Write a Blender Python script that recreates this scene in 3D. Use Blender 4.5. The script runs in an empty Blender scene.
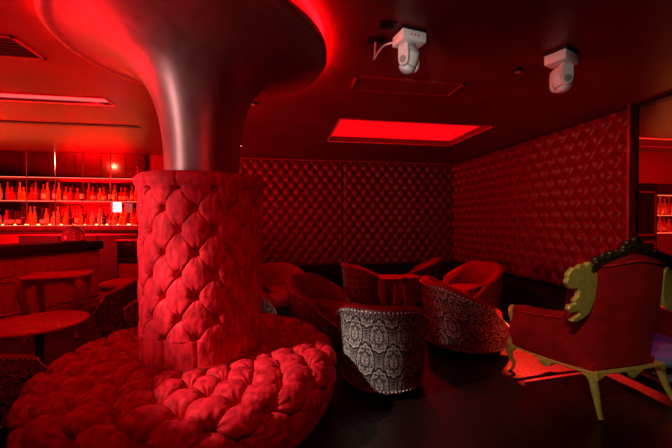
import bpy, bmesh, math, random
from mathutils import Vector, Matrix, noise
PI = math.pi
random.seed(7)
sc = bpy.context.scene
COL = sc.collection
YAW = math.radians(9.12)          # the camera looks this far to the right of the room's long axis
CH = 2.86                         # ceiling height
def pl(a, b):
    """plan position: a metres right of, b metres ahead of the tripod -> room x, y"""
    return (a*math.cos(YAW)+b*math.sin(YAW), -a*math.sin(YAW)+b*math.cos(YAW))

# ------------------------------------------------------------------ materials
def mat(name, col, rough=.5, metal=0, spec=.5, sheen=0, sheen_tint=None, coat=0):
    m = bpy.data.materials.new(name); m.use_nodes = True
    b = m.node_tree.nodes['Principled BSDF']
    b.inputs['Base Color'].default_value = (*col, 1)
    b.inputs['Roughness'].default_value = rough
    b.inputs['Metallic'].default_value = metal
    b.inputs['Specular IOR Level'].default_value = spec
    b.inputs['Sheen Weight'].default_value = sheen
    b.inputs['Sheen Roughness'].default_value = .35
    if sheen_tint: b.inputs['Sheen Tint'].default_value = (*sheen_tint, 1)
    b.inputs['Coat Weight'].default_value = coat
    return m
def nodes(m): return m.node_tree.nodes, m.node_tree.links, m.node_tree.nodes['Principled BSDF']
def math_node(m, op, a, b=None, c=None):
    n = m.node_tree.nodes.new('ShaderNodeMath'); n.operation = op
    for i, v in enumerate((a, b, c)):
        if v is None: continue
        if isinstance(v, (int, float)): n.inputs[i].default_value = v
        else: m.node_tree.links.new(v, n.inputs[i])
    return n.outputs[0]
def add_noise(m, scale, bump=.2, dist=.01, c1=None, c2=None, coord='Object', detail=6, stretch=(1, 1, 1), rough_var=0):
    N, L, b = nodes(m)
    tc = N.new('ShaderNodeTexCoord'); mp = N.new('ShaderNodeMapping'); mp.inputs['Scale'].default_value = stretch
    L.new(tc.outputs[coord], mp.inputs[0])
    nz = N.new('ShaderNodeTexNoise'); nz.inputs['Scale'].default_value = scale; nz.inputs['Detail'].default_value = detail
    L.new(mp.outputs[0], nz.inputs[0])
    if bump:
        bp = N.new('ShaderNodeBump'); bp.inputs['Strength'].default_value = bump; bp.inputs['Distance'].default_value = dist
        L.new(nz.outputs[0], bp.inputs['Height']); L.new(bp.outputs[0], b.inputs['Normal'])
    if c1:
        r = N.new('ShaderNodeValToRGB'); r.color_ramp.elements[0].color = (*c1, 1); r.color_ramp.elements[1].color = (*c2, 1)
        r.color_ramp.elements[0].position = .3; r.color_ramp.elements[1].position = .7
        L.new(nz.outputs[0], r.inputs[0]); L.new(r.outputs[0], b.inputs['Base Color'])
    if rough_var:
        r0 = b.inputs['Roughness'].default_value
        L.new(math_node(m, 'ADD', math_node(m, 'MULTIPLY', nz.outputs[0], rough_var), r0-rough_var/2), b.inputs['Roughness'])
    return m
def emit(name, col, s):
    m = bpy.data.materials.new(name); m.use_nodes = True
    N = m.node_tree.nodes; N.clear()
    e = N.new('ShaderNodeEmission'); o = N.new('ShaderNodeOutputMaterial')
    e.inputs[0].default_value = (*col, 1); e.inputs[1].default_value = s
    m.node_tree.links.new(e.outputs[0], o.inputs[0])
    return m

VELVET = add_noise(mat('velvet_crushed', (.5, .005, .012), .7, spec=.12, sheen=.15, sheen_tint=(1, .08, .12)), 26, .6, .006,
                   (.28, .002, .006), (.70, .012, .026), stretch=(1, 1, .45))
VELVET2 = add_noise(mat('velvet_plain', (.32, .004, .006), .8, spec=.12, sheen=.12, sheen_tint=(1, .1, .1)), 9, .2, .006,
                    (.22, .002, .004), (.36, .004, .007))
WALLV = add_noise(mat('velvet_wall', (.2, .004, .006), .36, spec=.4, sheen=.05, sheen_tint=(1, .15, .15)), 14, .15, .004,
                  (.13, .003, .005), (.2, .004, .007))
CEIL = add_noise(mat('ceiling_lacquer', (.15, .015, .018), .36, spec=.2), 2.2, .12, .03, (.12, .012, .014), (.18, .018, .02), rough_var=.2)
FLOOR = add_noise(mat('floor_polished', (.012, .006, .006), .3, spec=.45), 38, .5, .006, (.010, .004, .004), (.02, .008, .008), rough_var=.2)
BLACK = add_noise(mat('black_paint', (.008, .006, .007), .5, spec=.3), 30, .05, .002)
BLACKV = add_noise(mat('black_upholstery', (.012, .005, .006), .8, spec=.2), 30, .2, .003)
PANELR = add_noise(mat('red_lacquer_panel', (.22, .01, .01), .3), 8, .08, .004)
COPPER = add_noise(mat('bronze_lacquer', (.20, .065, .062), .36, metal=.35, spec=.8), 14, .01, .003, (.24, .08, .08), (.32, .12, .115), stretch=(1, 1, .3), rough_var=.08)
GOLD = add_noise(mat('gold_leaf', (.62, .47, .15), .36, metal=.5), 30, .25, .004, (.56, .40, .08), (.78, .60, .16))
GOLDSHADE = add_noise(mat('aged_dark_gold', (.10, .06, .03), .4, metal=.8), 30, .3, .004, (.06, .03, .02), (.14, .09, .04))  # gold leaf with the crest's shade put into its colour
NAIL = mat('nailhead_metal', (.85, .82, .78), .42, metal=.8)
WHITE = add_noise(mat('white_plastic', (.74, .71, .68), .38), 20, .02, .001)
GREYP = mat('grey_plastic', (.3, .29, .28), .4)
LENS = mat('lens_glass', (.55, .55, .6), .08, spec=.9, coat=1)
CHROME = mat('chrome_post', (.7, .5, .48), .22, metal=1)
WOODR = add_noise(mat('red_gloss_wood', (.40, .02, .02), .25, coat=.4), 6, .1, .004, (.30, .012, .015), (.44, .022, .025), stretch=(1, 6, 1))
MIRR = mat('smoked_mirror', (.30, .035, .035), .12, metal=1)
LEDSTRIP = emit('led_strip_warm', (1, .14, .09), 1.7)
LEDB = emit('led_strip_amber', (1, .24, .05), 26)
LEDRED = emit('led_red', (1, .004, .008), 150)
COFFER = emit('coffer_red', (1, .002, .006), 1.1)
SCREEN = emit('till_screen', (1, .75, .8), 2.0)  # emission of the added white glow panel, no till there
LAMPR = emit('lamp_red', (1, .10, .14), 5)

def damask():
    m = mat('damask_black_silver', (.02, .02, .02), .6, spec=.3)
    N, L, b = nodes(m)
    uv = N.new('ShaderNodeTexCoord').outputs['UV']
    sep = N.new('ShaderNodeSeparateXYZ'); L.new(uv, sep.inputs[0])
    u, v = sep.outputs[0], sep.outputs[1]
    M = lambda op, a, bb=None, c=None: math_node(m, op, a, bb, c)
    W, H = .24, .40
    def cell(ou, ov):
        x = M('MULTIPLY', M('ABSOLUTE', M('SUBTRACT', M('FRACT', M('ADD', M('DIVIDE', u, W), ou)), .5)), W)
        y = M('MULTIPLY', M('SUBTRACT', M('FRACT', M('ADD', M('DIVIDE', v, H), ov)), .5), H)
        yy = M('ADD', y, M('MULTIPLY', x, .18))
        r = M('SQRT', M('ADD', M('POWER', M('DIVIDE', x, .088), 2), M('POWER', M('DIVIDE', yy, .145), 2)))
        an = M('ARCTAN2', y, x)
        r = M('ADD', r, M('MULTIPLY', M('COSINE', M('MULTIPLY', an, 14)), .045))
        return r, x, y
    def fil(x, y, seed, sc_=19):
        c = N.new('ShaderNodeCombineXYZ'); L.new(x, c.inputs[0]); L.new(y, c.inputs[1]); c.inputs[2].default_value = seed
        nz = N.new('ShaderNodeTexNoise'); nz.inputs['Scale'].default_value = sc_; nz.inputs['Detail'].default_value = 1.5; nz.inputs['Distortion'].default_value = 3
        L.new(c.outputs[0], nz.inputs[0])
        a = M('ABSOLUTE', M('SUBTRACT', M('FRACT', M('MULTIPLY', nz.outputs[0], 7)), .5))
        vo = N.new('ShaderNodeTexVoronoi'); vo.inputs['Scale'].default_value = 62; L.new(c.outputs[0], vo.inputs[0])
        return M('MAXIMUM', M('LESS_THAN', a, .15), M('LESS_THAN', vo.outputs['Distance'], .23))
    r1, x1, y1 = cell(0, 0); r2, x2, y2 = cell(.5, .5)
    first_nearer = M('LESS_THAN', r1, r2)
    rm = M('MINIMUM', r1, r2)
    f1, f2 = fil(x1, y1, 0), fil(x2, y2, 0)
    f = M('ADD', M('MULTIPLY', f1, first_nearer), M('MULTIPLY', f2, M('SUBTRACT', 1, first_nearer)))
    core = M('MULTIPLY', f, M('MULTIPLY', M('LESS_THAN', rm, .82), M('GREATER_THAN', M('ABSOLUTE', M('SUBTRACT', rm, .46)), .06)))
    edge = M('LESS_THAN', M('ABSOLUTE', M('SUBTRACT', rm, .84)), .025)
    outer = M('MULTIPLY', M('MULTIPLY', f, M('GREATER_THAN', rm, 1.0)), .68)
    pat = M('MAXIMUM', M('MAXIMUM', core, edge), outer)
    wv = N.new('ShaderNodeTexNoise'); wv.inputs['Scale'].default_value = 160; L.new(uv, wv.inputs[0])
    fac = M('MULTIPLY', pat, M('ADD', M('MULTIPLY', wv.outputs[0], 1.2), .3))
    mx = N.new('ShaderNodeMix'); mx.data_type = 'RGBA'; mx.clamp_factor = True
    L.new(fac, mx.inputs[0]); mx.inputs[6].default_value = (.012, .012, .010, 1); mx.inputs[7].default_value = (.58, .56, .51, 1)
    L.new(mx.outputs[2], b.inputs['Base Color'])
    bp = N.new('ShaderNodeBump'); bp.inputs['Strength'].default_value = .3; bp.inputs['Distance'].default_value = .002
    L.new(pat, bp.inputs['Height']); L.new(bp.outputs[0], b.inputs['Normal'])
    return m
DAMASK = damask()

def bottle_mat(name, col):
    m = bpy.data.materials.new(name); m.use_nodes = True
    N, L = m.node_tree.nodes, m.node_tree.links
    b = N['Principled BSDF']; b.inputs['Base Color'].default_value = (*col, 1); b.inputs['Roughness'].default_value = .12
    t = N.new('ShaderNodeBsdfTranslucent'); t.inputs[0].default_value = (*col, 1)
    mx = N.new('ShaderNodeMixShader'); mx.inputs[0].default_value = .55
    L.new(b.outputs[0], mx.inputs[1]); L.new(t.outputs[0], mx.inputs[2])
    L.new(mx.outputs[0], N['Material Output'].inputs[0])
    return m
BOT = {'red': bottle_mat('glass_red', (.75, .06, .04)), 'amber': bottle_mat('glass_amber', (.95, .42, .08)),
       'clear': bottle_mat('glass_clear', (.85, .65, .6)), 'dark': bottle_mat('glass_dark', (.12, .03, .03))}
LABELM = mat('paper_label', (.95, .8, .5), .6)

# ------------------------------------------------------------------ mesh helpers
def link(name, me, m, parent=None, smooth=True):
    o = bpy.data.objects.new(name, me); COL.objects.link(o)
    if m: me.materials.append(m)
    if smooth:
        for p in me.polygons: p.use_smooth = True
    if parent: o.parent = parent
    return o
def raw(name, V, F, m, parent=None, smooth=True, uv=None):
    me = bpy.data.meshes.new(name); me.from_pydata([tuple(v) for v in V], [], F); me.update()
    if uv:
        l = me.uv_layers.new(name='UVMap')
        for lp in me.loops: l.data[lp.index].uv = uv[lp.vertex_index]
    return link(name, me, m, parent, smooth)
class G:
    """gathers shapes for one mesh"""
    def __init__(s): s.V = []; s.F = []
    def add(s, V, F):
        n = len(s.V); s.V += [Vector(v) for v in V]; s.F += [tuple(i+n for i in f) for f in F]; return s
    def box(s, lo, hi, bev=0, M=None):
        bm = bmesh.new(); bmesh.ops.create_cube(bm, size=1)
        c = [(a+b)/2 for a, b in zip(lo, hi)]; d = [b-a for a, b in zip(lo, hi)]
        for v in bm.verts: v.co = Vector((v.co.x*d[0]+c[0], v.co.y*d[1]+c[1], v.co.z*d[2]+c[2]))
        if bev: bmesh.ops.bevel(bm, geom=list(bm.edges), offset=bev, segments=2, profile=.5, affect='EDGES')
        if M: bm.transform(M)
        bm.verts.index_update()
        s.add([v.co.copy() for v in bm.verts], [tuple(v.index for v in f.verts) for f in bm.faces]); bm.free(); return s
    def lathe(s, prof, n=32, c=(0, 0, 0), M=None, cap=True):
        V = []; F = []
        for r, z in prof:
            for i in range(n):
                a = 2*PI*i/n; V.append(Vector((r*math.cos(a), r*math.sin(a), z)))
        for k in range(len(prof)-1):
            for i in range(n):
                j = (i+1) % n; F.append((k*n+i, k*n+j, (k+1)*n+j, (k+1)*n+i))
        if cap:
            F.append(tuple(reversed(range(n)))); F.append(tuple((len(prof)-1)*n+i for i in range(n)))
        if M: V = [M @ v for v in V]
        return s.add([v+Vector(c) for v in V], F)
    def tube(s, pts, rad, n=10, flat=1.0):
        pts = [Vector(p) for p in pts]; V = []; F = []
        if not hasattr(rad, '__len__'): rad = [rad]*len(pts)
        up = None
        for k, p in enumerate(pts):
            t = (pts[min(k+1, len(pts)-1)]-pts[max(k-1, 0)]).normalized()
            if up is None:
                up = Vector((0, 0, 1)) if abs(t.z) < .9 else Vector((1, 0, 0))
            a = t.cross(up).normalized(); bb = a.cross(t).normalized(); up = bb
            for i in range(n):
                an = 2*PI*i/n; V.append(p+(a*math.cos(an)*flat+bb*math.sin(an))*rad[k])
        for k in range(len(pts)-1):
            for i in range(n):
                j = (i+1) % n; F.append((k*n+i, k*n+j, (k+1)*n+j, (k+1)*n+i))
        F.append(tuple(reversed(range(n)))); F.append(tuple((len(pts)-1)*n+i for i in range(n)))
        return s.add(V, F)
    def ball(s, c, r, n=8, sz=1.0):
        pr = [(max(1e-4, math.sin(PI*i/n)*r), -math.cos(PI*i/n)*r*sz) for i in range(n+1)]
        return s.lathe(pr, n*2 if n > 4 else 8, c, cap=False)
    def prism(s, pts2, d0, d1, f=lambda x, z, d: (x, d, z)):
        n = len(pts2); V = [f(x, z, d0) for x, z in pts2]+[f(x, z, d1) for x, z in pts2]
        F = [(i, (i+1) % n, n+(i+1) % n, n+i) for i in range(n)]
        F.append(tuple(reversed(range(n)))); F.append(tuple(range(n, 2*n)))
        return s.add(V, F)
    def build(s, name, m, parent=None, smooth=True, flatangle=None, bevel=0, sub=0):
        o = raw(name, s.V, s.F, m, parent, smooth)
        bm = bmesh.new(); bm.from_mesh(o.data); bmesh.ops.recalc_face_normals(bm, faces=bm.faces); bm.to_mesh(o.data); bm.free()
        if smooth: o.data.set_sharp_from_angle(angle=math.radians(flatangle or 35))
        if bevel:
            md = o.modifiers.new('bevel', 'BEVEL'); md.width = bevel; md.segments = 2; md.limit_method = 'ANGLE'
        if sub:
            md = o.modifiers.new('sub', 'SUBSURF'); md.levels = sub; md.render_levels = sub
        return o
def catmull(P, per=8):
    P = [Vector(p) for p in P]; out = []
    for i in range(len(P)-1):
        p0, p1, p2, p3 = P[max(i-1, 0)], P[i], P[i+1], P[min(i+2, len(P)-1)]
        for k in range(per):
            t = k/per
            out.append(.5*((2*p1)+(-p0+p2)*t+(2*p0-5*p1+4*p2-p3)*t*t+(-p0+3*p1-3*p2+p3)*t**3))
    out.append(P[-1]); return out
def tag(o, label, cat, group=None, kind=None):
    o['label'] = label; o['category'] = cat
    if group: o['group'] = group
    if kind: o['kind'] = kind
    return o
def thing(name, label, cat, loc=(0, 0, 0), rz=0, group=None):
    o = bpy.data.objects.new(name, None); COL.objects.link(o); o.empty_display_size = .1
    o.location = loc; o.rotation_euler = (0, 0, rz); return tag(o, label, cat, group)
def struct(o): o['kind'] = 'structure'; return o
def dup(root, loc, rz, label=None, group=None, scale=None):
    r = root.copy(); COL.objects.link(r); r.location = loc; r.rotation_euler = (0, 0, rz)
    if label: r['label'] = label
    if group: r['group'] = group
    if scale: r.scale = scale
    for ch in list(root.children):
        c = ch.copy(); COL.objects.link(c); c.parent = r
        for g in ch.children:
            d = g.copy(); COL.objects.link(d); d.parent = c
    return r

# ------------------------------------------------------------------ the room
XL, XR, YN, YF = -9.0, 4.26, -2.6, 7.75
XE = 9.5                                       # far side of the neighbouring bar room
def rects_with_holes(x0, x1, y0, y1, holes, z, g):
    xs = sorted({x0, x1, *[h[0] for h in holes], *[h[1] for h in holes]})
    ys = sorted({y0, y1, *[h[2] for h in holes], *[h[3] for h in holes]})
    for i in range(len(xs)-1):
        for j in range(len(ys)-1):
            cx, cy = (xs[i]+xs[i+1])/2, (ys[j]+ys[j+1])/2
            if any(h[0] < cx < h[1] and h[2] < cy < h[3] for h in holes): continue
            g.add([(xs[i], ys[j], z), (xs[i+1], ys[j], z), (xs[i+1], ys[j+1], z), (xs[i], ys[j+1], z)], [(0, 3, 2, 1)])
g = G().box((XL, YN, -.1), (XE, YF+.1, 0)); struct(g.build('floor', FLOOR, smooth=False))
cof = [(.80, 3.12, 4.55, 5.86), (-7.0, -2.05, 4.22, 4.46), (4.9, 9.0, 4.75, 5.30)]
g = G(); rects_with_holes(XL, XE, YN, YF+.1, cof, CH, g)
dep = [.11, .05, .15]
for (a, b, c, d), h in zip(cof, dep):
    for q in (((a, c), (b, c)), ((b, c), (b, d)), ((b, d), (a, d)), ((a, d), (a, c))):
        (x0, y0), (x1, y1) = q
        g.add([(x0, y0, CH), (x1, y1, CH), (x1, y1, CH+h), (x0, y0, CH+h)], [(0, 1, 2, 3)])
ceil = raw('ceiling', g.V, g.F, CEIL, smooth=False); struct(ceil)
g = G().box((XL, YN, CH+.35), (XE, YF+.1, CH+.4)); struct(g.build('ceiling', BLACK, smooth=False))
labs = ['large rectangular recessed ceiling light glowing red above the tub chairs', 'long narrow recessed ceiling light slot left of the column',
        'recessed red ceiling light in the neighbouring bar at the right edge']
for (a, b, c, d), h, lb in zip(cof, dep, labs):
    t = thing('recessed_ceiling_light', lb, 'ceiling light', ((a+b)/2, (c+d)/2, CH))
    w, l = (b-a)/2, (d-c)/2
    mm = COFFER if lb.startswith('large') else (emit('slot_light_pink', (1, .12, .12), 1.0) if 'slot' in lb else emit('coffer_far', (1, .03, .015), .9))
    G().box((-w+.002, -l+.002, h-.02), (w-.002, l-.002, h-.002)).build('light_panel', mm, t, smooth=False)
    fr = G()
    for lo, hi in (((-w-.02, -l-.02, -.008), (w+.02, -l, 0)), ((-w-.02, l, -.008), (w+.02, l+.02, 0)), ((-w-.02, -l, -.008), (-w, l, 0)), ((w, -l, -.008), (w+.02, l, 0))):
        fr.box(lo, hi)
    fr.build('trim_frame', mat('coffer_frame', (.75, .25, .25), .4), t, smooth=False)

def tuft(p, q, sharp=.42):
    """pillow height between diamond creases; deep pit at the buttons (whole p and q)"""
    dp, dq = abs(p-round(p)), abs(q-round(q))
    rr = math.sqrt(dp*dp+dq*dq)
    sp, sq = p-round(p), q-round(q)
    crease = math.exp(-min(dp, dq)/.026)*(.22+.34*math.exp(-rr/.30))
    dome = math.sin(PI*dp)*math.sin(PI*dq)
    folds = .11*math.exp(-rr/.22)*math.cos(9*math.atan2(sq, sp)+3*round(p)+5*round(q))
    return .88+.12*dome-crease+folds-1.2*math.exp(-(rr/.14)**1.5)-.16*math.exp(-rr/.30)
def pleat(u):
    d = abs(u-round(u)); return .86-.40*math.exp(-d/.03)-.15*math.exp(-d/.15)
def tufted_wall(name, x0, x1, z0, z1, a, b, depth, res, place, seams=()):
    nu, nv = int((x1-x0)/res), int((z1-z0)/res); V = []; F = []
    for j in range(nv+1):
        for i in range(nu+1):
            u = x0+(x1-x0)*i/nu; v = z0+(z1-z0)*j/nv
            p, q = (u/a+v/b)/2, (u/a-v/b)/2
            d = .012+depth*(abs(math.sin(PI*p)*math.sin(PI*q)))**.6
            for s in seams:
                d *= min(1, .15+abs(u-s)/.05)
            e = min(u-x0, x1-u, v-z0, z1-v)/.015
            d *= min(1, max(e, 0))**.6 if e < 1 else 1
            V.append(place(u, v, d))
    for j in range(nv):
        for i in range(nu):
            k = j*(nu+1)+i; F.append((k, k+1, k+nu+2, k+nu+1))
    o = raw(name, V, F, WALLV); struct(o)
    bm = bmesh.new(); bm.from_mesh(o.data); bmesh.ops.recalc_face_normals(bm, faces=bm.faces); bm.to_mesh(o.data); bm.free()
    return o
YM = 3.40                                     # where the quilted side wall ends
struct(G().box((XL, YF, 0), (XE, YF+.1, CH)).build('wall_back', mat('wall_red_paint', (.30, .02, .02), .5), smooth=False))
struct(G().box((XR, YM, 0), (XR+.03, YF, CH)).build('wall_right', BLACK, smooth=False))
tufted_wall('wall_back', -1.5, XR-.03, .42, CH-.03, .115, .15, .06, .0225, lambda u, v, d: (u, YF-d, v), seams=(-1.4, 1.42))
tufted_wall('wall_right', YM+.01, YF-.04, .42, CH-.02, .115, .17, .085, .02, lambda u, v, d: (XR-d, u, v), seams=(5.13,))
struct(G().box((XR-.105, YM, 0), (XR-.095, YM+.03, CH)).build('trim_1', mat('steel_edge', (.7, .6, .62), .3, metal=1), smooth=False))
struct(G().box((XR-.095, YM, 0), (XR+.03, YM+.03, CH)).build('trim_3', mat('red_edge', (.25, .015, .015), .5), smooth=False))
struct(G().box((XR-.02, 2.2, CH-.035), (XR+.12, YM, CH)).build('trim_2', BLACK, smooth=False))  # header added to keep the neighbouring bar's red light off this ceiling
struct(G().box((XL-.1, YN, 0), (XL, YF, CH)).build('wall_left', mat('wall_red_side', (.25, .02, .02), .6), smooth=False))
struct(G().box((XL, YN-.1, 0), (XE, YN, CH)).build('wall_near', BLACK, smooth=False))
struct(G().box((XR, YN, 0), (XR+.12, 2.2, CH)).build('wall_right', BLACK, smooth=False))
struct(G().box((XE, YN, 0), (XE+.1, YF, CH)).build('wall_far_right', mat('wall_red_far', (.25, .02, .02), .6), smooth=False))
# neighbouring bar's own back wall
struct(G().box((XR+.12, 5.75, 0), (XE, 5.85, CH)).build('wall_neighbour', mat('wall_red_bar', (.45, .03, .02), .5), smooth=False))

# long black benches below the quilted walls
def bench(name, lab, lo, hi, axis):
    t = thing(name, lab, 'bench', ((lo[0]+hi[0])/2, (lo[1]+hi[1])/2, 0))
    w, l = (hi[0]-lo[0])/2, (hi[1]-lo[1])/2
    G().box((-w+.03, -l+.03, 0), (w-.03, l-.03, .12)).build('plinth', BLACK, t, smooth=False)
    G().box((-w, -l, .12), (w, l, .30), .02).build('seat_base', BLACKV, t)
    n = max(3, int(max(w, l)*2/.8))
    for k in range(n):
        if axis == 0: a, b = -w+2*w*k/n, -w+2*w*(k+1)/n; bb = ((a+.004, -l, .30), (b-.004, l, .41))
        else: a, b = -l+2*l*k/n, -l+2*l*(k+1)/n; bb = ((-w, a+.004, .30), (w, b-.004, .41))
        G().box(*bb, .03).build('seat_cushion', BLACKV, t)
bench('wall_bench', 'long black upholstered bench along the back quilted wall', (-1.3, YF-.58, 0), (XR-.65, YF-.05, 0), 0)
bench('wall_bench', 'long black upholstered bench along the right quilted wall', (XR-.60, 3.7, 0), (XR-.07, YF-.1, 0), 1)

# ------------------------------------------------------------------ column: round bench, tufted drum, flared capital
BC = pl(-1.056, 2.626)
RB = 1.05
bt = thing('round_bench', 'large round red velvet deep-buttoned bench encircling the column', 'bench', (*BC, 0))
# facing angle of the drum towards the camera
FA = math.atan2(-BC[1], -BC[0])
prof = []        # (r, z, nr, nz) sampled along the upholstered profile
def bench_profile():
    P = [(.40, .445), (.60, .45), (.80, .45), (.93, .44), (1.005, .405), (1.045, .34), (1.05, .26), (1.04, .17), (1.015, .08), (.99, .03)]
    pts = catmull([(r, 0, z) for r, z in P], 26)
    out = []; s = 0
    for k, p in enumerate(pts):
        t = (pts[min(k+1, len(pts)-1)]-pts[max(k-1, 0)]).normalized()
        if k: s += (p-pts[k-1]).length
        out.append((p.x, p.z, -t.z, t.x, s))
    return out
BP = bench_profile()
THL = math.atan2(-1, -.75)          # the bench bulges a little towards the near left
NB, RSP, S0 = 19, .136, .10          # buttons per ring, row spacing, first row
def bench_h(th, s, last=5):
    u = th*NB/(2*PI); w = (s-S0)/RSP
    if w < 0: return pleat(u)*min(1, -w/.3+.0)+tuft((2*u+w)/2, (2*u-w)/2)*max(0, 1+w/.3) if w > -.3 else pleat(u)
    if w > last: return pleat(u+last*.5)
    return tuft((2*u+w)/2, (2*u-w)/2)
V = []; F = []; NT = 840
wr = lambda x, y, z, s: noise.noise(Vector((x, y, z))*s)
for (r, z, nr, nz, s) in BP:
    for i in range(NT):
        th = 2*PI*i/NT
        h = bench_h(th, s)
        edge = min(1, s/.05)
        rr = min(r, 1.0)
        x, y = r*math.cos(th), r*math.sin(th)
        amp = .125*(.40+.60*min(1, r/.9))
        d = amp*(h-.80)+.006*wr(x, y, z, 13)+.0035*wr(x, y, z, 31)
        d *= edge
        if s > BP[-1][4]-.05: d *= .6
        R2 = r+nr*d; Z2 = z+nz*d
        R2 *= 1+.06*max(0, math.cos(th-THL))**3*min(1, max(0, (r-.45)/.5))
        V.append((R2*math.cos(th), R2*math.sin(th), max(Z2, .02)))
for k in range(len(BP)-1):
    for i in range(NT):
        j = (i+1) % NT; F.append((k*NT+i, (k+1)*NT+i, (k+1)*NT+j, k*NT+j))
raw('tufted_seat', V, F, VELVET, bt)
G().lathe([(.95, .0), (.97, .0), (.97, .05), (.6, .06)], 64).build('plinth', BLACK, bt)
def surf(s):
    for a, b in zip(BP, BP[1:]):
        if a[4] <= s <= b[4]:
            f = (s-a[4])/(b[4]-a[4]+1e-9); return [a[i]+(b[i]-a[i])*f for i in range(4)]
    return BP[-1][:4]
bm0 = None
def button_at(parent, pos, nrm, base):
    o = base.copy() if base else G().lathe([(.0005, .009), (.008, .008), (.0125, .003), (.013, -.004), (.004, -.006)], 12).build('button', VELVET2, parent)  # darker velvet puts the shade of the pits into the buttons
    if base: COL.objects.link(o)
    o.parent = parent; o.location = pos
    o.rotation_euler = Vector(nrm).to_track_quat('Z', 'Y').to_euler()
    return o
camdir = math.atan2(-BC[1], -BC[0])
cands = []
for w in range(0, 6):
    s = S0+w*RSP
    if s > BP[-1][4]-.06: continue
    r, z, nr, nz = surf(s)
    for i in range(NB):
        th = 2*PI*(i+(.5 if w % 2 else 0))/NB
        pos = Vector(((r-nr*.07)*math.cos(th), (r-nr*.07)*math.sin(th), z-nz*.07))
        wp = Vector((BC[0], BC[1], 0))+pos; n = Vector((nr*math.cos(th), nr*math.sin(th), nz))
        vd = (Vector((0, 0, 1.45))-wp)
        if n.dot(vd.normalized()) > .15: cands.append((vd.length, pos, n))
cands.sort(key=lambda c: c[0])
for d, pos, n in cands[:90]:
    bm0 = button_at(bt, pos, n, bm0)

# drum
R0, ZB, ZT = .446, .44, 1.78
dt = thing('tufted_column', 'tall cylindrical column wrapped in deep-buttoned bright red velvet', 'column', (*BC, 0))
NC, ROW, Z1, NROW = 12, .149, .635, 8
PH = FA+math.radians(-6)
def drum_h(th, z):
    u = (th-PH)*NC/(2*PI); w = (z-Z1)/ROW
    if w < 0: return pleat(u)
    if w > NROW-1: return pleat(u+.5*(NROW-1))
    return tuft((2*u+w)/2, (2*u-w)/2, .34)
V = []; F = []; NT = 640
zs = [ZB+(ZT-ZB)*k/340 for k in range(341)]
for z in zs:
    for i in range(NT):
        th = 2*PI*i/NT; x, y = R0*math.cos(th), R0*math.sin(th)
        rad = R0-.022+.085*max(0, (z-1.60)/.15)**2*(1 if z < 1.75 else 1)*.6
        if z > 1.71: rad -= .05*((z-1.71)/.07)**2
        blend = 1
        w = (z-Z1)/ROW
        if -0.25 < w < 0: blend = 1
        d = .038*(drum_h(th, z))-.010+.004*wr(x, y, z*.6, 16)+.002*wr(x, y, z*.5, 40)
        if z > 1.74: d *= max(0, 1-(z-1.74)/.04)
        V.append(((rad+d)*math.cos(th), (rad+d)*math.sin(th), z))
for k in range(len(zs)-1):
    for i in range(NT):
        j = (i+1) % NT; F.append((k*NT+i, k*NT+j, (k+1)*NT+j, (k+1)*NT+i))
F.append(tuple((len(zs)-1)*NT+i for i in range(NT)))
raw('upholstery', V, F, VELVET, dt)
G().lathe([(R0+.0, ZB-.0), (R0+.012, ZB+.004), (R0+.012, ZB+.014), (R0, ZB+.018)], 64).build('base_piping', VELVET2, dt)
b1 = None
for w in range(NROW):
    for i in range(NC):
        th = PH+2*PI*(i+(.5 if w % 2 else 0))/NC
        n = Vector((math.cos(th), math.sin(th), 0))
        if n.dot(Vector((math.cos(FA), math.sin(FA), 0))) < .12: continue
        z = Z1+w*ROW
        rb = R0-.022-.010-.020+.03*max(0, (z-1.60)/.15)**2
        b1 = button_at(dt, n*rb+Vector((0, 0, z)), n, b1)
# capital
ct = thing('flared_capital', 'glossy bronze trumpet-shaped capital flaring from the column to the ceiling', 'column capital', (*BC, 0))
P = [(.274, 1.782), (.277, 1.9), (.29, 2.08), (.32, 2.25), (.375, 2.41), (.46, 2.54), (.57, 2.635), (.70, 2.70), (.82, 2.74), (.90, 2.75)]
pr = [(p.x, p.z) for p in catmull([(r, 0, z) for r, z in P], 8)]
pr += [(.93, 2.748), (.955, 2.744), (.975, 2.747), (.985, 2.757), (.985, 2.79), (.97, 2.805)]
G().lathe(pr, 128).build('trumpet', COPPER, ct, flatangle=50)
# ring of red light strip lying on top of the flange
V = []; F = []
G().lathe([(.925, 2.806), (.955, 2.806), (.955, 2.814), (.925, 2.814)], 96, cap=False).build('light_strip', LEDRED, ct)
G().lathe([(.272, 2.74), (.272, CH)], 48, cap=False).build('stem', BLACK, ct)

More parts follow.
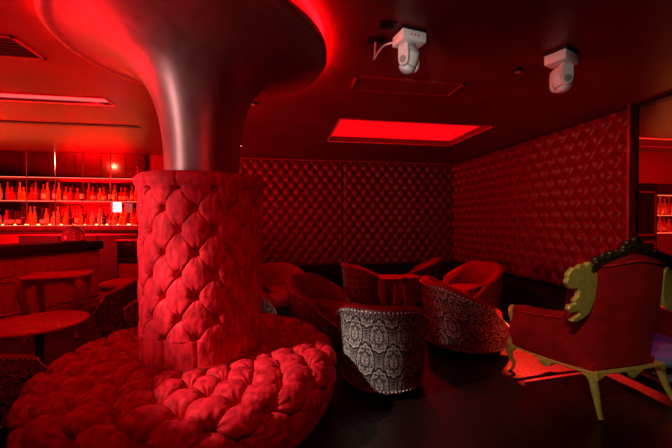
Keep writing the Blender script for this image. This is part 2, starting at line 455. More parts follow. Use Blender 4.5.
# ------------------------------------------------------------------ tub chairs
def tub_chair(label, loc, rz, group):
    t = thing('tub_chair', label, 'chair', loc, rz, group)
    NS, NK = 72, 22
    ends_top, ends_bot = math.radians(112), math.radians(138)
    def HH(s):
        a = abs(s); return .75-.02*a-.20*max(0, (a-.35)/.65)**1.3
    def A(k, s):
        # front edge: bulges forward low down, cut back near the top
        return ends_bot+(ends_top-ends_bot)*(k**2.2)+math.radians(9)*math.sin(k*PI*1.7)
    def rad(k): return .355+.055*k**1.3
    def point(s, k, off=0):
        th = -PI/2+s*A(k, s)
        r = rad(k)-off
        x = r*math.cos(th); y = r*math.sin(th)*1.02
        if y > 0: y *= 1.15
        z = .07+k*(HH(s)-.07)
        return Vector((x, y, z))
    # outer shell
    V = []; F = []; UV = []
    for j in range(NK+1):
        for i in range(NS+1):
            s = -1+2*i/NS; k = j/NK; p = point(s, k); V.append(p); UV.append((s*A(.5, s)*.40+.125+.0, p.z*1.0+.06))
    for j in range(NK):
        for i in range(NS):
            k = j*(NS+1)+i; F.append((k, k+1, k+NS+2, k+NS+1))
    raw('outer_shell', V, F, DAMASK, t, uv=UV)
    # inside: padded rim, inner back, front arm facings
    V = []; F = []; T = .085
    path = []
    for j in range(0, 9): path.append(('rim', j/8))
    for j in range(1, 15): path.append(('in', 1-j/14))
    for kind, q in path:
        for i in range(NS+1):
            s = -1+2*i/NS
            if kind == 'rim':
                an = PI*q; p = point(s, 1, T/2-T/2*math.cos(an)); p.z += .028*math.sin(an)
            else:
                p = point(s, max(q*.92+.0, .45*0+q*.92), T+.012*math.sin(PI*q)); p.z = .36+(point(s, 1).z-.36)*q
            V.append(p)
    n = NS+1
    for j in range(len(path)-1):
        for i in range(NS):
            k = j*n+i; F.append((k, k+1, k+n+1, k+n))
    raw('inner_upholstery', V, F, VELVET2, t)
    for sg in (-1, 1):
        V = []; F = []; m = 16; c = 6
        for j in range(m+1):
            k = j/m; a = point(sg, k); b = point(sg*.985, k, T+.0)
            fw = Vector((0, 1, 0))
            for i in range(c+1):
                f = i/c; p = a.lerp(b, f)+fw*.022*math.sin(PI*f)
                if k == 1: p.z += .028*math.sin(PI*f)
                V.append(p)
        for j in range(m):
            for i in range(c):
                k = j*(c+1)+i; F.append((k, k+1, k+c+2, k+c+1))
        raw('arm_facing', V, F, VELVET2, t)
    # seat cushion
    V = []; F = []
    ring = []
    for i in range(48):
        a = 2*PI*i/48; x = .30*math.cos(a); y = .30*math.sin(a)
        if y > 0: y *= 1.15
        ring.append((x*(abs(math.cos(a))**-.12 if abs(math.cos(a)) > .01 else 1)*.97, y))
    lev = [(.80, .24), (1.0, .26), (1.02, .36), (1.0, .415), (.92, .44), (.7, .452), (.35, .458), (.02, .46)]
    for f, z in lev:
        V += [(x*f, y*f, z) for x, y in ring]
    for k in range(len(lev)-1):
        for i in range(48):
            j = (i+1) % 48; F.append((k*48+i, k*48+j, (k+1)*48+j, (k+1)*48+i))
    F.append(tuple(range(47, -1, -1))); F.append(tuple((len(lev)-1)*48+i for i in range(48)))
    raw('seat_cushion', V, F, VELVET2, t)
    # base board under the seat
    G().lathe([(.30, .06), (.33, .07), (.33, .24), (.30, .25)], 40).build('seat_base', DAMASK if False else BLACKV, t)
    # nailhead trim: along rim, both front edges and the hem
    g = G()
    def heads(fn, n):
        for i in range(n+1):
            p = fn(i/n); g.ball(p, .0078, 4)
    heads(lambda f: point(-1+2*f, .975, -.003), 44)
    heads(lambda f: point(-1+2*f, .03, -.003), 54)
    for sg in (-1, 1): heads(lambda f: point(sg*.99, f, -.003), 24)
    tr = g.build('nailhead_trim', NAIL, t); tr['kind'] = 'stuff'
    for x, y in ((-.24, -.2), (.24, -.2), (-.22, .24), (.22, .24)):
        G().lathe([(.014, 0), (.02, .01), (.026, .07)], 10, (x, y, 0)).build('leg', BLACK, t)
    return t
CG = None
tubs = [ # plan position, facing (0 = straight away along the camera's plan axis), label, scale
    ((.415, 2.95), -11, 'silver damask tub chair in the centre foreground, its back lit by a beam', (1.13, 1.10, 1.0)),
    ((1.47, 3.80), -88, 'silver damask tub chair beside the gilt armchair, turned to the right', (1.16, 1.16, 1)),
    ((1.98, 4.85), 112, 'tub chair with bright red inside, behind the damask chair near the gilt armchair', 1.05),
    ((-.17, 3.93), -116, 'tub chair behind the round bench, open to the right, dark red inside', 1),
    ((-.80, 4.85), -150, 'red-topped tub chair just right of the column, furthest left of the group', 1),
    ((.50, 5.30), -66, 'dark tub chair in the far row centre with a sloping red rim', 1),
    ((1.50, 5.95), 70, 'dark tub chair in the far row, only its rim showing above the others', 1),
    ((-2.56, 2.30), -8, 'black tub chair cut off by the left edge beside the round bench', (1, 1, .86)),
    ((-2.72, 4.40), 95, 'dark tub chair left of the column with its sloping studded rim', 1),
    ((-1.98, 3.80), 60, 'dark tub chair half hidden behind the left side of the column', .95),
]
first = None
for (a, b), deg, lb, k in tubs:
    x, y = pl(a, b); k = (k, k, k) if not isinstance(k, tuple) else k
    if first is None: first = tub_chair(lb, (x, y, 0), math.radians(deg)-YAW, 'damask tub chairs')
    else: dup(first, (x, y, 0), math.radians(deg)-YAW, lb, 'damask tub chairs', k)

# ------------------------------------------------------------------ gilt armchair
def armchair():
    x, y = 2.60, 2.465
    t = thing('carved_armchair', 'ornate red velvet armchair with gilt carved frame seen from behind', 'armchair', (x, y, 0), math.radians(5)); t.scale = (1.21, 1, 1.0)
    lean = lambda z: -.28-.08*max(0, (z-.45))
    plan = catmull([(-.345, .40, 0), (-.35, .20, 0), (-.335, 0, 0), (-.315, -.14, 0), (-.285, -.235, 0), (-.22, -.29, 0), (-.11, -.32, 0), (0, -.33, 0),
                    (.11, -.32, 0), (.22, -.29, 0), (.285, -.235, 0), (.315, -.14, 0), (.335, 0, 0), (.35, .20, 0), (.345, .40, 0)], 8)
    def sm(a, b, x):
        x = max(0, min(1, (x-a)/(b-a))); return x*x*(3-2*x)
    def top(q):                     # height of the outline, q = 0 at the left arm front, 1 at the right
        m = abs(q-.5)*2
        arm = .625+.085*(1-sm(.35, 1, m))-.02*sm(.93, 1, m)
        bk = 1.12+.035*(1-sm(0, .30, m))
        return arm+(bk-arm)*(1-sm(.44, .60, m))
    def low(q):
        m = abs(q-.5)*2; return .315-.055*sm(.4, 1, m)+.012*math.cos(q*4*PI)
    np_ = len(plan)
    def nrm(i):
        a = plan[min(i+1, np_-1)]-plan[max(i-1, 0)]; return Vector((a.y, -a.x, 0)).normalized()
    def sect(i, in_):
        q = i/(np_-1); n_ = -nrm(i) if in_ else nrm(i)
        return q
    V = []; F = []; rows = []
    NKo = 18
    for kk in range(NKo+1): rows.append(('o', kk/NKo))
    for kk in range(1, 7): rows.append(('t', kk/7))
    for kk in range(0, 9): rows.append(('i', 1-kk/8))
    for kind, k in rows:
        for i in range(np_):
            q = i/(np_-1); p = plan[i]; n_ = nrm(i); T_ = .10; tp, lo_ = top(q), low(q)
            if kind == 'o':
                z = lo_+k*(tp-lo_); off = .022*math.sin(PI*min(1, k*1.05))**.8; P_ = p+n_*off
            elif kind == 't':
                an = PI*k; P_ = p-n_*(T_/2-T_/2*math.cos(an)); z = tp+.034*math.sin(an)
            else:
                z = .40+k*(tp-.40); P_ = p-n_*(T_+.02*math.sin(PI*k))
            lean_ = .10*max(0, z-.55)*(1-sm(.30, .62, abs(q-.5)*2))
            V.append((P_.x*(1+.20*sm(.55, 1.10, z)), P_.y-lean_, z))
    for a_ in range(len(rows)-1):
        for i in range(np_-1):
            k = a_*np_+i; F.append((k, k+1, k+np_+1, k+np_))
    n0 = len(rows)
    F.append(tuple(a_*np_ for a_ in range(n0))); F.append(tuple(a_*np_+np_-1 for a_ in reversed(range(n0))))
    G().add(V, F).build('upholstered_shell', VELVET2, t, flatangle=75)
    V2 = [Vector(V[NKo*np_+i])+nrm(i)*.006+Vector((0, 0, -.012)) for i in range(np_)]
    G().tube(V2, .007, 8).build('piping', VELVET, t)
    for sg in (-1, 1):
        # gilt arm post at the front
        P = [(sg*.335, .385, .64), (sg*.345, .405, .615), (sg*.35, .40, .56), (sg*.345, .385, .48), (sg*.335, .375, .41), (sg*.335, .39, .35), (sg*.34, .40, .30), (sg*.335, .40, .25)]
        pp = catmull(P, 6); rr = [.012+.010*abs(math.sin(i/len(pp)*PI*2.3))+.008*(i/len(pp)) for i in range(len(pp))]
        G().tube(pp, rr, 10).build('arm_post', GOLD, t)
    # seat
    g = G().box((-.27, -.30, .26), (.27, .37, .36), .02); g.build('seat_frame', VELVET2, t)
    G().box((-.25, -.26, .34), (.25, .385, .47), .045).build('seat_cushion', VELVET2, t)
    # gilt apron with scalloped lower edge, back and sides and front
    def apron(P0, P1, z0, z1, nm='apron_rail'):
        V = []; F = []; n = 40
        P0, P1 = Vector(P0), Vector(P1); d = (P1-P0); nn = Vector((d.y, -d.x)).normalized()
        for i in range(n+1):
            f = i/n; c = P0+d*f+nn*.012*math.sin(PI*f)
            ztop = z0+(z1-z0)*f
            dropv = .032+.022*math.cos(f*4*PI)+.012*math.cos(f*8*PI)+.01*math.exp(-((f-.5)/.1)**2)
            for o_, z in ((-.012, ztop), (.014, ztop), (.02, ztop-.012), (.012, ztop-.02), (.022, ztop-dropv*.7), (.015, ztop-dropv), (-.012, ztop-dropv)):
                V.append((c.x+nn.x*o_, c.y+nn.y*o_, z))
        for i in range(n):
            for k in range(7):
                l = (k+1) % 7; F.append((i*7+k, i*7+l, (i+1)*7+l, (i+1)*7+k))
        F.append(tuple(range(7))); F.append(tuple(n*7+k for k in range(7)))
        G().add(V, F).build(nm, GOLD, t, flatangle=50)
    apron((-.345, .40), (-.285, -.33), .262, .315)
    apron((.285, -.33), (.345, .40), .315, .262)
    apron((-.285, -.335), (.285, -.335), .322, .322)
    apron((.33, .40), (-.33, .40), .27, .27)
    # cabriole legs
    for sx, sy in ((-1, 1), (1, 1), (-1, -1), (1, -1)):
        if sy > 0:
            P = [(sx*.335, .395, .27), (sx*.35, .415, .21), (sx*.345, .41, .15), (sx*.325, .395, .09), (sx*.33, .41, .03), (sx*.345, .43, .012)]
            rr0 = [.036, .032, .022, .015, .017, .02]
        else:
            P = [(sx*.28, -.31, .31), (sx*.285, -.325, .24), (sx*.29, -.345, .17), (sx*.30, -.37, .10), (sx*.31, -.395, .04), (sx*.315, -.41, .012)]
            rr0 = [.032, .030, .026, .021, .018, .019]
        pp = catmull(P, 6); rr = [rr0[min(int(i/6), 5)]+(rr0[min(int(i/6)+1, 5)]-rr0[min(int(i/6), 5)])*((i % 6)/6) for i in range(len(pp))]
        G().tube(pp, rr, 10, flat=.8).build('leg', GOLD, t)
    # scalloped gilt wing at each lower side of the back
    ear = [(588, 268), (584, 262), (581, 261), (578, 265), (575, 263), (571, 264), (569, 267), (564, 266), (561, 270), (558, 273), (559, 277), (557, 281), (561, 286), (566, 288), (571, 287), (573, 291),
           (572, 296), (568, 299), (570, 303), (564, 304), (562, 308), (566, 312), (573, 311), (577, 313), (573, 316), (567, 320), (571, 322), (580, 319), (588, 314), (593, 300), (594, 285), (593, 274)]
    for sg in (-1, 1):
        pts = [(sg*(.315+(588-px)*.0066), 1.45-(py-220)*.0074) for px, py in ear]
        G().prism(pts, -.30, -.26, lambda a, z, d: (a, d-.09*(z-.5), z)).build('carved_wing', GOLD, t, bevel=.008, flatangle=40)['label'] = 'flat gilt wing with a scalloped edge'
    # carved crest running over the back, gilding darkened to stand for shade
    g = G(); pth = []
    cr = [(-.335, 1.10), (-.28, 1.15), (-.20, 1.175), (-.12, 1.20), (-.06, 1.235), (0, 1.265), (.06, 1.235), (.12, 1.20), (.20, 1.175), (.28, 1.15), (.335, 1.10)]
    pp = catmull([(a, lean(b)-.01, b) for a, b in cr], 7)
    rr = [.018+.010*abs(math.sin(i*.85)) for i in range(len(pp))]
    g.tube(pp, rr, 10)
    for i in range(0, len(pp), 5):
        p = pp[i]; g.ball(p+Vector((0, 0, .022)), .018+.008*(i % 2), 6)
    g.ball(Vector((0, lean(1.3)-.01, 1.30)), .035, 6); g.ball(Vector((-.05, lean(1.3), 1.275)), .025, 6); g.ball(Vector((.05, lean(1.3), 1.275)), .025, 6)
    g.build('carved_crest', GOLDSHADE, t)['label'] = 'dark carved crest rail'
    G().tube([Vector(p)+Vector((0, -.0, -.028)) for p in pp], .02, 8).build('crest_backing', GOLDSHADE, t)
armchair()

# ------------------------------------------------------------------ carved tables
def carved_table(label, loc, rz, w, d, h, mtop, group=None):
    t = thing('carved_side_table', label, 'table', loc, rz, group)
    pts = []
    for i in range(64):
        a = 2*PI*i/64; k = 1/(abs(math.cos(a))**4+abs(math.sin(a))**4)**.25*(1+.03*math.cos(8*a))
        pts.append((w/2*k*math.cos(a), d/2*k*math.sin(a)))
    G().prism(pts, h-.035, h, lambda a, b, z: (a, b, z)).build('table_top', mtop, t, bevel=.008)
    for sx, sy in ((-1, -1), (1, -1), (1, 1), (-1, 1)):
        X, Y = sx*(w/2-.07), sy*(d/2-.07)
        P = [(X*.97, Y*.97, h-.04), (X*1.06, Y*1.06, h-.12), (X*1.05, Y*1.05, h-.24), (X*.92, Y*.92, h*.45), (X*.86, Y*.86, h*.22), (X*.93, Y*.93, .06), (X*1.03, Y*1.03, .015)]
        pp = catmull(P, 6); n = len(pp)
        rr = [(.042 if i < n*.35 else .042-.022*min(1, (i-n*.35)/(n*.4))) for i in range(n)]
        G().tube(pp, rr, 10).build('leg', mtop, t)
    for (x0, y0, x1, y1) in ((-1, -1, 1, -1), (1, -1, 1, 1), (1, 1, -1, 1), (-1, 1, -1, -1)):
        n = 24; V = []; F = []
        p0 = Vector((x0*(w/2-.08), y0*(d/2-.08))); p1 = Vector((x1*(w/2-.08), y1*(d/2-.08)))
        nn = Vector(((p1-p0).y, -(p1-p0).x)).normalized()*.012
        for i in range(n+1):
            f = i/n; c = p0.lerp(p1, f); low = h-.035-(.05+.045*abs(math.cos(PI*f))**2+.02*math.cos(4*PI*f))
            for s_, z in ((-1, h-.035), (1, h-.035), (1, low), (-1, low)): V.append((c.x+nn.x*s_, c.y+nn.y*s_, z))
        for i in range(n):
            for k in range(4):
                l = (k+1) % 4; F.append((i*4+k, i*4+l, (i+1)*4+l, (i+1)*4+k))
        G().add(V, F).build('apron', mtop, t)
    return t
x, y = pl(-3.46, 4.10); carved_table('carved red table with curved legs in front of the bar counter', (x, y, 0), .15, .66, .50, .78, WOODR)
x, y = pl(.76, 4.62); carved_table('small carved red table glowing between the tub chairs', (x, y, 0), -.1, .34, .34, .66, WOODR)
x, y = pl(1.05, 4.66); carved_table('slender carved red table right of the small one, behind the damask chair', (x, y, 0), .1, .22, .26, .66, WOODR)

def pedestal_table(label, loc, r, h):
    t = thing('round_table', label, 'table', loc)
    G().lathe([(r*.9, h-.035), (r, h-.025), (r+.004, h-.01), (r-.004, h), (.001, h)], 56, cap=False).build('table_top', WOODR, t)
    G().lathe([(.05, .02), (.035, .1), (.03, h*.5), (.045, h-.06), (.12, h-.03)], 20).build('pedestal', BLACK, t)
    G().lathe([(.22, 0), (.22, .012), (.08, .03), (.05, .04)], 32).build('foot', BLACK, t)
x, y = pl(-2.78, 3.08); pedestal_table('low round red-topped table at the left edge', (x, y, 0), .38, .50)

# ------------------------------------------------------------------ bar, left
p0, p1 = Vector(pl(-4.95, 2.8)), Vector(pl(-3.93, 5.60))
d = (p1-p0); L = d.length; ang = math.atan2(d.y, d.x)
t = thing('bar_counter', 'long bar counter with thick black top and red panelled front at left', 'bar counter', (p0.x, p0.y, 0), ang)
G().box((0, .02, .96), (L, .60, 1.10), .01).build('counter_top', BLACK, t)
G().box((0, .08, .0), (L-.03, .55, .96)).build('counter_body', PANELR, t, smooth=False)
n = 8
for k in range(n):
    c = (k+.5)*L/n; ro = G(); pp = [(c+L/n*.36*math.copysign(abs(math.cos(a))**.6, math.cos(a)), .075, .80+.11*math.copysign(abs(math.sin(a))**.7, math.sin(a))) for a in [2*PI*i/40 for i in range(41)]]
    ro.tube(pp, .012, 8); ro.build('oval_moulding', PANELR, t)
    ro = G(); pp = [(c+L/n*.36*math.copysign(abs(math.cos(a))**.3, math.cos(a)), .075, .36+.25*math.copysign(abs(math.sin(a))**.3, math.sin(a))) for a in [2*PI*i/40 for i in range(41)]]
    ro.tube(pp, .010, 8); ro.build('panel_moulding', PANELR, t)
G().tube([(0, -.06, .2), (L-.05, -.06, .2)], .02, 10).build('foot_rail', CHROME, t)
for k in range(4):
    G().tube([(L*(k+.5)/4, -.06, .2), (L*(k+.5)/4, .09, .2)], .01, 8).build('rail_bracket', CHROME, t)
# back cabinet under the shelves and the other counter pieces
t = thing('back_bar_cabinet', 'low dark red back bar cabinet beneath the bottle shelves', 'cabinet', (-5.9, 7.4, 0))
G().box((-3.0, -.30, 0), (3.02, .33, 1.18)).build('cabinet_body', PANELR, t, smooth=False)
G().box((-3.02, -.33, 1.18), (3.04, .33, 1.23), .006).build('cabinet_top', BLACK, t)
for k in range(9):
    a = -3.0+6.0*k/9
    dd = G().box((a+.01, -.325, .08), (a+.657, -.30, 1.15), .004).build('door', PANELR if k < 6 else BLACK, t, smooth=False)
    G().tube([(a+.60, -.345, .7), (a+.60, -.345, .9)], .008, 8).build('handle', CHROME, dd)
x, y = pl(-3.62, 6.12)
t = thing('black_service_cabinet', 'square black service cabinet left of the column by the bar', 'cabinet', (x, y, 0), -YAW)
G().box((-.30, -.22, .0), (.30, .22, 1.07), .008).build('cabinet_body', BLACK, t)
G().box((-.31, -.23, 1.07), (.31, .23, 1.10), .004).build('cabinet_top', WOODR, t)
G().box((-.27, -.232, .08), (.27, -.22, 1.02), .003).build('door', BLACK, t)
# low sofa in front of it
x, y = pl(-3.0, 5.30)
t = thing('low_sofa', 'low red sofa with black back rail left of the column', 'sofa', (x, y, 0), -YAW)
G().box((-.62, -.30, .08), (.75, .32, .40), .03).build('seat_base', VELVET2, t)
G().box((-.60, -.34, .40), (.73, .15, .50), .04).build('seat_cushion', VELVET2, t)
G().box((-.62, .16, .40), (.75, .34, .74), .04).build('backrest', VELVET2, t)
G().box((-.63, .15, .74), (.76, .35, .80), .012).build('back_rail', BLACK, t)
for sx in (-.55, .68):
    for sy in (-.24, .26): G().lathe([(.02, 0), (.03, .09)], 10, (sx, sy, 0)).build('leg', BLACK, t)
# glass cloche
t = thing('glass_cloche', 'small round glass cloche on the black bar counter', 'cloche', (*pl(-4.22, 5.30), 1.10))
G().lathe([(.16, 0), (.165, .012), (.12, .02)], 28).build('base', BLACK, t)
GL = mat('clear_glass', (1, .8, .8), .05); GL.node_tree.nodes['Principled BSDF'].inputs['Transmission Weight'].default_value = .9
G().lathe([(.145, .02), (.15, .10), (.13, .18), (.08, .235), (.012, .255), (.02, .27), (.01, .29)], 28).build('dome', GL, t)

def shelving(name, label, x0, x1, yb, yf, zs, posts, ztop, led=LEDSTRIP):
    t = thing(name, label, 'shelving', ((x0+x1)/2, (yb+yf)/2, 0))
    cx, cy = (x0+x1)/2, (yb+yf)/2; w = (x1-x0)/2; l = (yb-yf)/2
    for z in zs:
        s = G().box((-w, -l, z-.02), (w, l, z)).build('shelf', PANELR, t, smooth=False)
        G().box((-w, -l-.008, z-.016), (w, -l-.0, z-.003)).build('light_strip', led, s, smooth=False)
        G().box((-w, l-.03, z+.0), (w, l-.012, z+.012)).build('rear_light_strip', LEDB, s, smooth=False)
    G().box((-w, l+.0, zs[0]-.02), (w, l+.015, ztop)).build('back_panel', MIRR, t, smooth=False)
    for xp in posts:
        G().tube([(xp-cx, -l-.02, zs[0]-.1), (xp-cx, -l-.02, ztop+.0)], .010, 8).build('post', CHROME, t)
    return t
SZ = (1.35, 1.835, 2.30)
shelving('bar_shelving', 'wide red-lit bar shelving full of bottles on the left wall', -8.5, -2.92, 7.66, 7.36, SZ,
         [-2.95, -3.45, -3.95, -4.45, -4.95, -5.45, -6.2, -7.0], CH-.01)
shapes = [ [(.001, 0), (.036, .0), (.038, .01), (.038, .19), (.030, .225), (.014, .25), (.013, .31), (.016, .312), (.016, .33), (.001, .33)],
           [(.001, 0), (.043, .0), (.045, .01), (.045, .14), (.038, .18), (.015, .21), (.014, .26), (.019, .262), (.019, .29), (.001, .29)],
           [(.001, 0), (.032, .0), (.034, .01), (.030, .20), (.020, .26), (.012, .29), (.012, .35), (.014, .37), (.001, .37)],
           [(.001, 0), (.050, .0), (.052, .02), (.048, .12), (.030, .17), (.014, .19), (.014, .23), (.022, .235), (.018, .265), (.001, .265)] ]
kinds = ['tall straight', 'square-shouldered', 'slim tapered', 'squat rounded']
proto = {}
ORD = 'first second third fourth fifth sixth seventh eighth ninth tenth eleventh twelfth thirteenth fourteenth fifteenth sixteenth seventeenth eighteenth nineteenth twentieth twenty-first twenty-second twenty-third twenty-fourth twenty-fifth twenty-sixth twenty-seventh twenty-eighth twenty-ninth thirtieth'.split()
def bottle(kind, col, loc, label, group):
    key = (kind, col)
    if key not in proto:
        o = thing('bottle', label, 'bottle', loc, random.random()*6, group)
        G().lathe(shapes[kind], 14, cap=False).build('glass_body', BOT[col], o)
        r = shapes[kind][3][0]+.0012; top = shapes[kind][3][1]
        G().lathe([(r, top*.25), (r, top*.75)], 14, cap=False).build('paper_label', LABELM, o)
        proto[key] = o; return o
    return dup(proto[key], loc, random.random()*6, label, group)
for row, (z, nm) in enumerate(((SZ[1], 'upper'), (SZ[0], 'lower'))):
    xx = -3.02; i = 0
    while xx > -5.62 and i < 30:
        k = random.randrange(4); c = random.choice(['red', 'amber', 'red', 'clear', 'dark', 'amber', 'red'])
        bottle(k, c, (xx, 7.45+.05*(i % 2), z+.0), f'{kinds[k]} red-lit bottle on the {nm} left bar shelf, {ORD[i]} from the column', 'spirit bottles on the left bar shelves')
        xx -= .098+.01*random.random(); i += 1
tag(G().box((-3.44, 7.40, 1.60), (-3.28, 7.41, 1.80), .003).build('glowing_card', SCREEN, smooth=False), 'small glowing white card hanging below the upper left bar shelf', 'card')  # emissive panel added to paint a white glow among the shelves
# fix: added glow panel touches the shelf underside
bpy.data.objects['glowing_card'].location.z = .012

# neighbouring bar at the right edge
shelving('bar_shelving', 'distant red-lit bar shelving visible past the wall at the right edge', 7.12, 9.2, 5.73, 5.48, (1.20, 1.55, 1.95),
         [7.15, 7.8, 8.5, 9.1], 2.2, emit('led_strip_red', (1, .10, .05), 2.0))
for z, nm in ((1.55, 'middle'), (1.20, 'lower')):
    xx = 7.22; i = 0
    while i < 7:
        k = random.randrange(4); c = random.choice(['red', 'amber', 'clear', 'amber'])
        bottle(k, c, (xx, 5.57, z), f'{kinds[k]} red-lit bottle on the {nm} right-edge bar shelf, {ORD[i]} from its left end', 'bottles in the neighbouring bar')
        xx += .11; i += 1
t = thing('drinks_fridge', 'tall black drinks cabinet beside the distant shelving at right edge', 'fridge', (6.80, 5.5, 0))
G().box((-.33, -.22, 0), (.30, .22, 2.15), .008).build('cabinet', BLACK, t)
for zz in (.2, 1.15): 
    f = G()
    for lo, hi in (((-.28, -.235, zz), (-.25, -.22, zz+.85)), ((.22, -.235, zz), (.25, -.22, zz+.85)), ((-.28, -.235, zz), (.25, -.22, zz+.03)), ((-.28, -.235, zz+.82), (.25, -.22, zz+.85))): f.box(lo, hi)
    f.build('door_frame', PANELR, t, smooth=False)
# low bluish-lit glossy table beyond the armchair
t = thing('low_table', 'low dark glossy table catching blue light right of the armchair', 'table', (3.55, 2.62, 0))
G().box((-.4, -.33, .20), (.4, .33, .24), .01).build('table_top', mat('dark_gloss', (.12, .12, .16), .2), t)
G().box((-.38, -.31, .06), (.38, .31, .09), .006).build('lower_shelf', mat('dark_gloss_shelf', (.12, .12, .16), .2), t)
for sx in (-.35, .35):
    for sy in (-.28, .28): G().box((sx-.02, sy-.02, 0), (sx+.02, sy+.02, .20)).build('leg', BLACK, t, smooth=False)

# ------------------------------------------------------------------ moving head lights
def moving_head(label, a, b, rz, tilt, pan, cable=True):
    x, y = pl(a, b)
    t = thing('moving_head_light', label, 'stage light', (x, y, CH), rz)
    G().box((-.10, -.085, -.022), (.10, .085, 0), .003).build('mounting_plate', BLACK, t)
    G().box((-.105, -.08, -.098), (.105, .08, -.022), .010).build('base', WHITE, t)
    for k in range(3):
        G().lathe([(.007, 0), (.007, .004)], 10, (-.03+.03*k, -.08, -.06), Matrix.Rotation(PI/2, 4, 'X')).build('button', mat('red_led_button', (.7, .02, .03), .4), t)
    R = Matrix.Rotation(pan, 4, 'Z')
    G().lathe([(.05, -.115), (.055, -.098)], 28).build('swivel', GREYP, t)
    g = G()
    g.box((-.092, -.042, -.155), (.092, .042, -.112), .012, R)
    for sg in (-1, 1):
        arm = [(-.042, -.13), (.042, -.13), (.044, -.22), (.036, -.262), (.014, -.282), (-.014, -.282), (-.036, -.262), (-.044, -.22)]
        g.prism(arm, sg*.062, sg*.094, lambda aa, z, dd: tuple(R @ Vector((dd, aa, z))))
    g.build('yoke', WHITE, t, bevel=.006)
    Hm = Matrix.Translation(R @ Vector((0, 0, -.228))) @ R @ Matrix.Rotation(tilt, 4, 'X')
    h = G().lathe([(.001, .080), (.035, .078), (.050, .066), (.058, .04), (.060, 0), (.060, -.045), (.057, -.062), (.050, -.066)], 28, M=Hm, cap=False).build('head', WHITE, t)
    G().lathe([(.050, -.066), (.047, -.072), (.03, -.084), (.001, -.088)], 24, M=Hm, cap=False).build('lens', LENS, t)
    g = G(); g.lathe([(.061, -.030), (.0625, -.028), (.0625, -.022), (.061, -.020)], 28, M=Hm, cap=False); g.build('head_ring', GREYP, t)
    for sg in (-1, 1):
        M2 = Matrix.Translation(R @ Vector((sg*.094, 0, -.236))) @ R @ Matrix.Rotation(sg*PI/2, 4, 'Y')
        G().lathe([(.026, 0), (.026, .005), (.018, .007), (.001, .007)], 20, M=M2, cap=False).build('pivot_cap', GREYP, t)
    t.scale = (.97,)*3 if tilt > 0 else (1.07,)*3
    return t
moving_head('white moving-head light with a white power cable, hanging nearer the column', .55, 2.50, -YAW+.35, math.radians(30), .5)
moving_head('white moving-head light hanging on the right, without white cable', 1.90, 2.80, -YAW+.55, math.radians(-28), .9)
# sockets, cable, vents, spots
for (a, b), lb in (((.37, 2.40), 'black socket plate on the ceiling, nearer one beside the cabled light'), ((.31, 2.60), 'black socket plate on the ceiling holding the white plug')):
    x, y = pl(a, b); t = thing('ceiling_socket', lb, 'socket', (x, y, CH), -YAW+.1)
    G().box((-.065, -.045, -.012), (.065, .045, 0), .003).build('cover_plate', BLACK, t)
    for sx in (-.03, .03): G().lathe([(.02, -.016), (.02, -.012)], 16, (sx, 0, 0)).build('socket_hole', BLACKV, t)
a0 = Vector((*pl(.31, 2.60), CH-.02)); a1 = Vector((*pl(.30, 2.60), CH-.15)); a2 = Vector((*pl(.385, 2.58), CH-.05)); a3 = Vector((*pl(.47, 2.52), CH-.055))
tag(G().tube(catmull([a0, a0.lerp(a1, .8), a1, a1.lerp(a2, .5)+Vector((0, 0, .015)), a2, a3], 8), .0075, 8).build('power_cable', WHITE), 'white power cable looping from ceiling socket to the left stage light', 'cable')
def vent(lb, x0, x1, y0, y1, slats):
    t = thing('ceiling_vent', lb, 'vent', ((x0+x1)/2, (y0+y1)/2, CH)); w, l = (x1-x0)/2, (y1-y0)/2
    VR = mat('vent_red', (.3, .03, .03), .4)
    f = G()
    for lo, hi in (((-w, -l, -.012), (w, -l+.025, 0)), ((-w, l-.025, -.012), (w, l, 0)), ((-w, -l, -.012), (-w+.025, l, 0)), ((w-.025, -l, -.012), (w, l, 0))): f.box(lo, hi)
    f.build('frame', VR, t, smooth=False)
    G().box((-w+.025, -l+.025, -.003), (w-.025, l-.025, 0)).build('recess_panel', BLACK if slats else CEIL, t, smooth=False)
    if slats:
        for k in range(slats):
            yy = -l+.05+(2*l-.1)*k/(slats-1); G().box((-w+.03, yy-.008, -.010), (w-.03, yy+.002, -.004)).build('slat', BLACK, t, smooth=False)
vent('long dark ceiling panel in front of the big red recessed light', .71, 1.86, 3.16, 3.51, 0)
vent('dark ceiling vent at the upper left edge', -3.1, -2.04, 2.90, 3.27, 7)
t = thing('linear_air_slot', 'long thin dark air slot in the ceiling near the bar', 'vent', (-4.6, 5.42, CH))
G().box((-2.45, -.05, -.012), (2.45, .05, 0)).build('slot', BLACK, t, smooth=False)
def spot(lb, a, b, lit):
    x, y = pl(a, b); t = thing('ceiling_spotlight', lb, 'spotlight', (x, y, CH))
    G().lathe([(.035, -.03), (.04, -.02), (.05, 0)], 20).build('housing', BLACK, t)
    G().lathe([(.026, -.034), (.028, -.03)], 16).build('lamp_face', LAMPR if lit else LENS, t)
spot('tiny glowing red ceiling spotlight right behind the column neck', -1.78, 6.15, True)
spot('small ceiling spotlight beside the flared capital rim', -.99, 3.97, False)
spot('small dark ceiling fitting between the two moving-head lights', 1.70, 3.10, False)

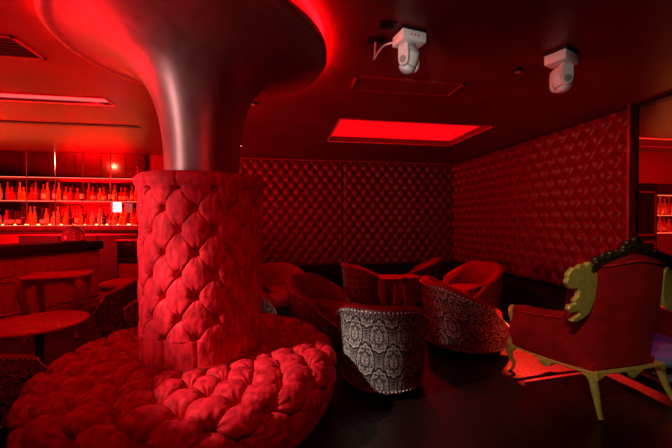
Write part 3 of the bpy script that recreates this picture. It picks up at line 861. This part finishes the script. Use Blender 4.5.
# ------------------------------------------------------------------ lights
def area(name, loc, target, size, col, power, sy=None, spread=None):
    l = bpy.data.lights.new(name, 'AREA'); l.energy = power; l.color = col; l.size = size
    if sy: l.shape = 'RECTANGLE'; l.size_y = sy
    if spread: l.spread = math.radians(spread)
    o = bpy.data.objects.new(name, l); COL.objects.link(o); o.location = loc
    o.rotation_euler = (Vector(target)-Vector(loc)).to_track_quat('-Z', 'Y').to_euler(); return o
def spotl(name, loc, target, ang, col, power, blend=.3, rad=.03):
    l = bpy.data.lights.new(name, 'SPOT'); l.energy = power; l.color = col; l.spot_size = math.radians(ang); l.spot_blend = blend; l.shadow_soft_size = rad
    o = bpy.data.objects.new(name, l); COL.objects.link(o); o.location = loc
    o.rotation_euler = (Vector(target)-Vector(loc)).to_track_quat('-Z', 'Y').to_euler(); return o
RED = (1, .004, .01)
P3 = lambda a, b, z: (*pl(a, b), z)
# white-ish beam from the left, off frame, and its weaker spill
spotl('beam_chair', P3(-2.7, 1.05, 2.45), P3(-.30, 2.2, .42), 22.5, (1, .80, .72), 600, .6, .03)
spotl('beam_column', P3(-2.7, 1.0, 2.45), P3(-1.33, 2.45, 1.22), 32, (1, .72, .66), 260, .7, .03)
area('light_panel_left', P3(-2.75, .9, 1.75), P3(-1.05, 2.6, 1.95), .25, (1, .74, .70), 5.5, 1.6, spread=66)
# red washes
area('wash_bar', (-5.5, 4.2, 1.2), (-4.0, 5.2, 2.8), 1.6, RED, 520, 1.2)
area('wash_front', P3(.5, -.5, 2.7), P3(-1.0, 2.4, .9), .5, RED, 6, spread=80)
area('wash_capital', P3(-3.3, 3.3, 1.3), P3(-1.6, 3.2, 2.8), .5, RED, 17, spread=90)
spotl('spot_floor', (3.4, 4.4, 2.75), (2.80, 2.90, 0), 25, (1, .03, .015), 8000, .5, .02)
spotl('spot_gold', P3(.2, .4, 2.7), P3(2.0, 2.55, .72), 25, (1, .85, .5), 170, .6, .05)
spotl('spot_stage_light', P3(-.3, .3, 1.9), P3(.55, 2.50, 2.73), 9.5, (1, .9, .82), 100, .5, .03)  # added unseen spot that whitens the moving head near the column
spotl('spot_stage_light', P3(-.3, .3, 1.9), P3(1.90, 2.80, 2.71), 8, (1, .9, .82), 60, .5, .03)  # same added fill for the right moving head
spotl('spot_wall', (2.3, 2.9, 2.7), (4.26, 4.35, 1.35), 78, RED, 44, .9, .05)
spotl('spot_back_wall', (-.1, 5.6, 2.7), (.2, 7.7, .8), 60, RED, 20, .9, .05)
spotl('spot_bottles', (-4.2, 6.2, 2.8), (-4.2, 7.5, 1.6), 110, (1, .5, .22), 24, .8, .03)  # unseen warm spot added to brighten bottles and labels
spotl('spot_far_seats', (-.6, 4.2, 2.8), P3(-.75, 4.8, .5), 34, RED, 60, .8, .04)  # extra red spot added for the chair right of the column
spotl('spot_table', P3(-2.3, 2.5, 2.7), P3(-2.78, 3.08, .5), 24, RED, 110, .6, .05)  # unseen spot added to redden the round table top
area('wash_counter', P3(-2.9, 3.9, 2.8), P3(-4.2, 5.0, .7), .5, RED, 38, spread=110)  # added red fill over the counter area
spotl('spot_seats', (2.0, 5.2, 2.8), P3(1.3, 4.6, .5), 62, RED, 260, .8, .05)
spotl('spot_blue', (3.6, 1.8, 2.6), (3.55, 2.6, .2), 30, (.08, .2, 1), 60, .5, .05)
area('wash_right_bar', (6.8, 3.6, 1.2), (7.2, 4.6, 2.8), 1.0, RED, 40)
w = bpy.data.worlds.new('World'); sc.world = w; w.use_nodes = True
w.node_tree.nodes['Background'].inputs[0].default_value = (0, 0, 0, 1)

# ------------------------------------------------------------------ camera
cd = bpy.data.cameras.new('Camera'); cam = bpy.data.objects.new('Camera', cd); COL.objects.link(cam)
cd.sensor_width = 36; cd.lens = 36*330/672; cd.clip_start = .05
cam.location = (0, 0, 1.45); cam.rotation_euler = (math.radians(90-.7), 0, -YAW)
sc.camera = cam
vs = sc.view_settings; vs.view_transform = 'Standard'; vs.look = 'None'; vs.gamma = 1; vs.use_curve_mapping = False; vs.exposure = 0
sc.cycles.use_denoising = True
sc.cycles.max_bounces = 6
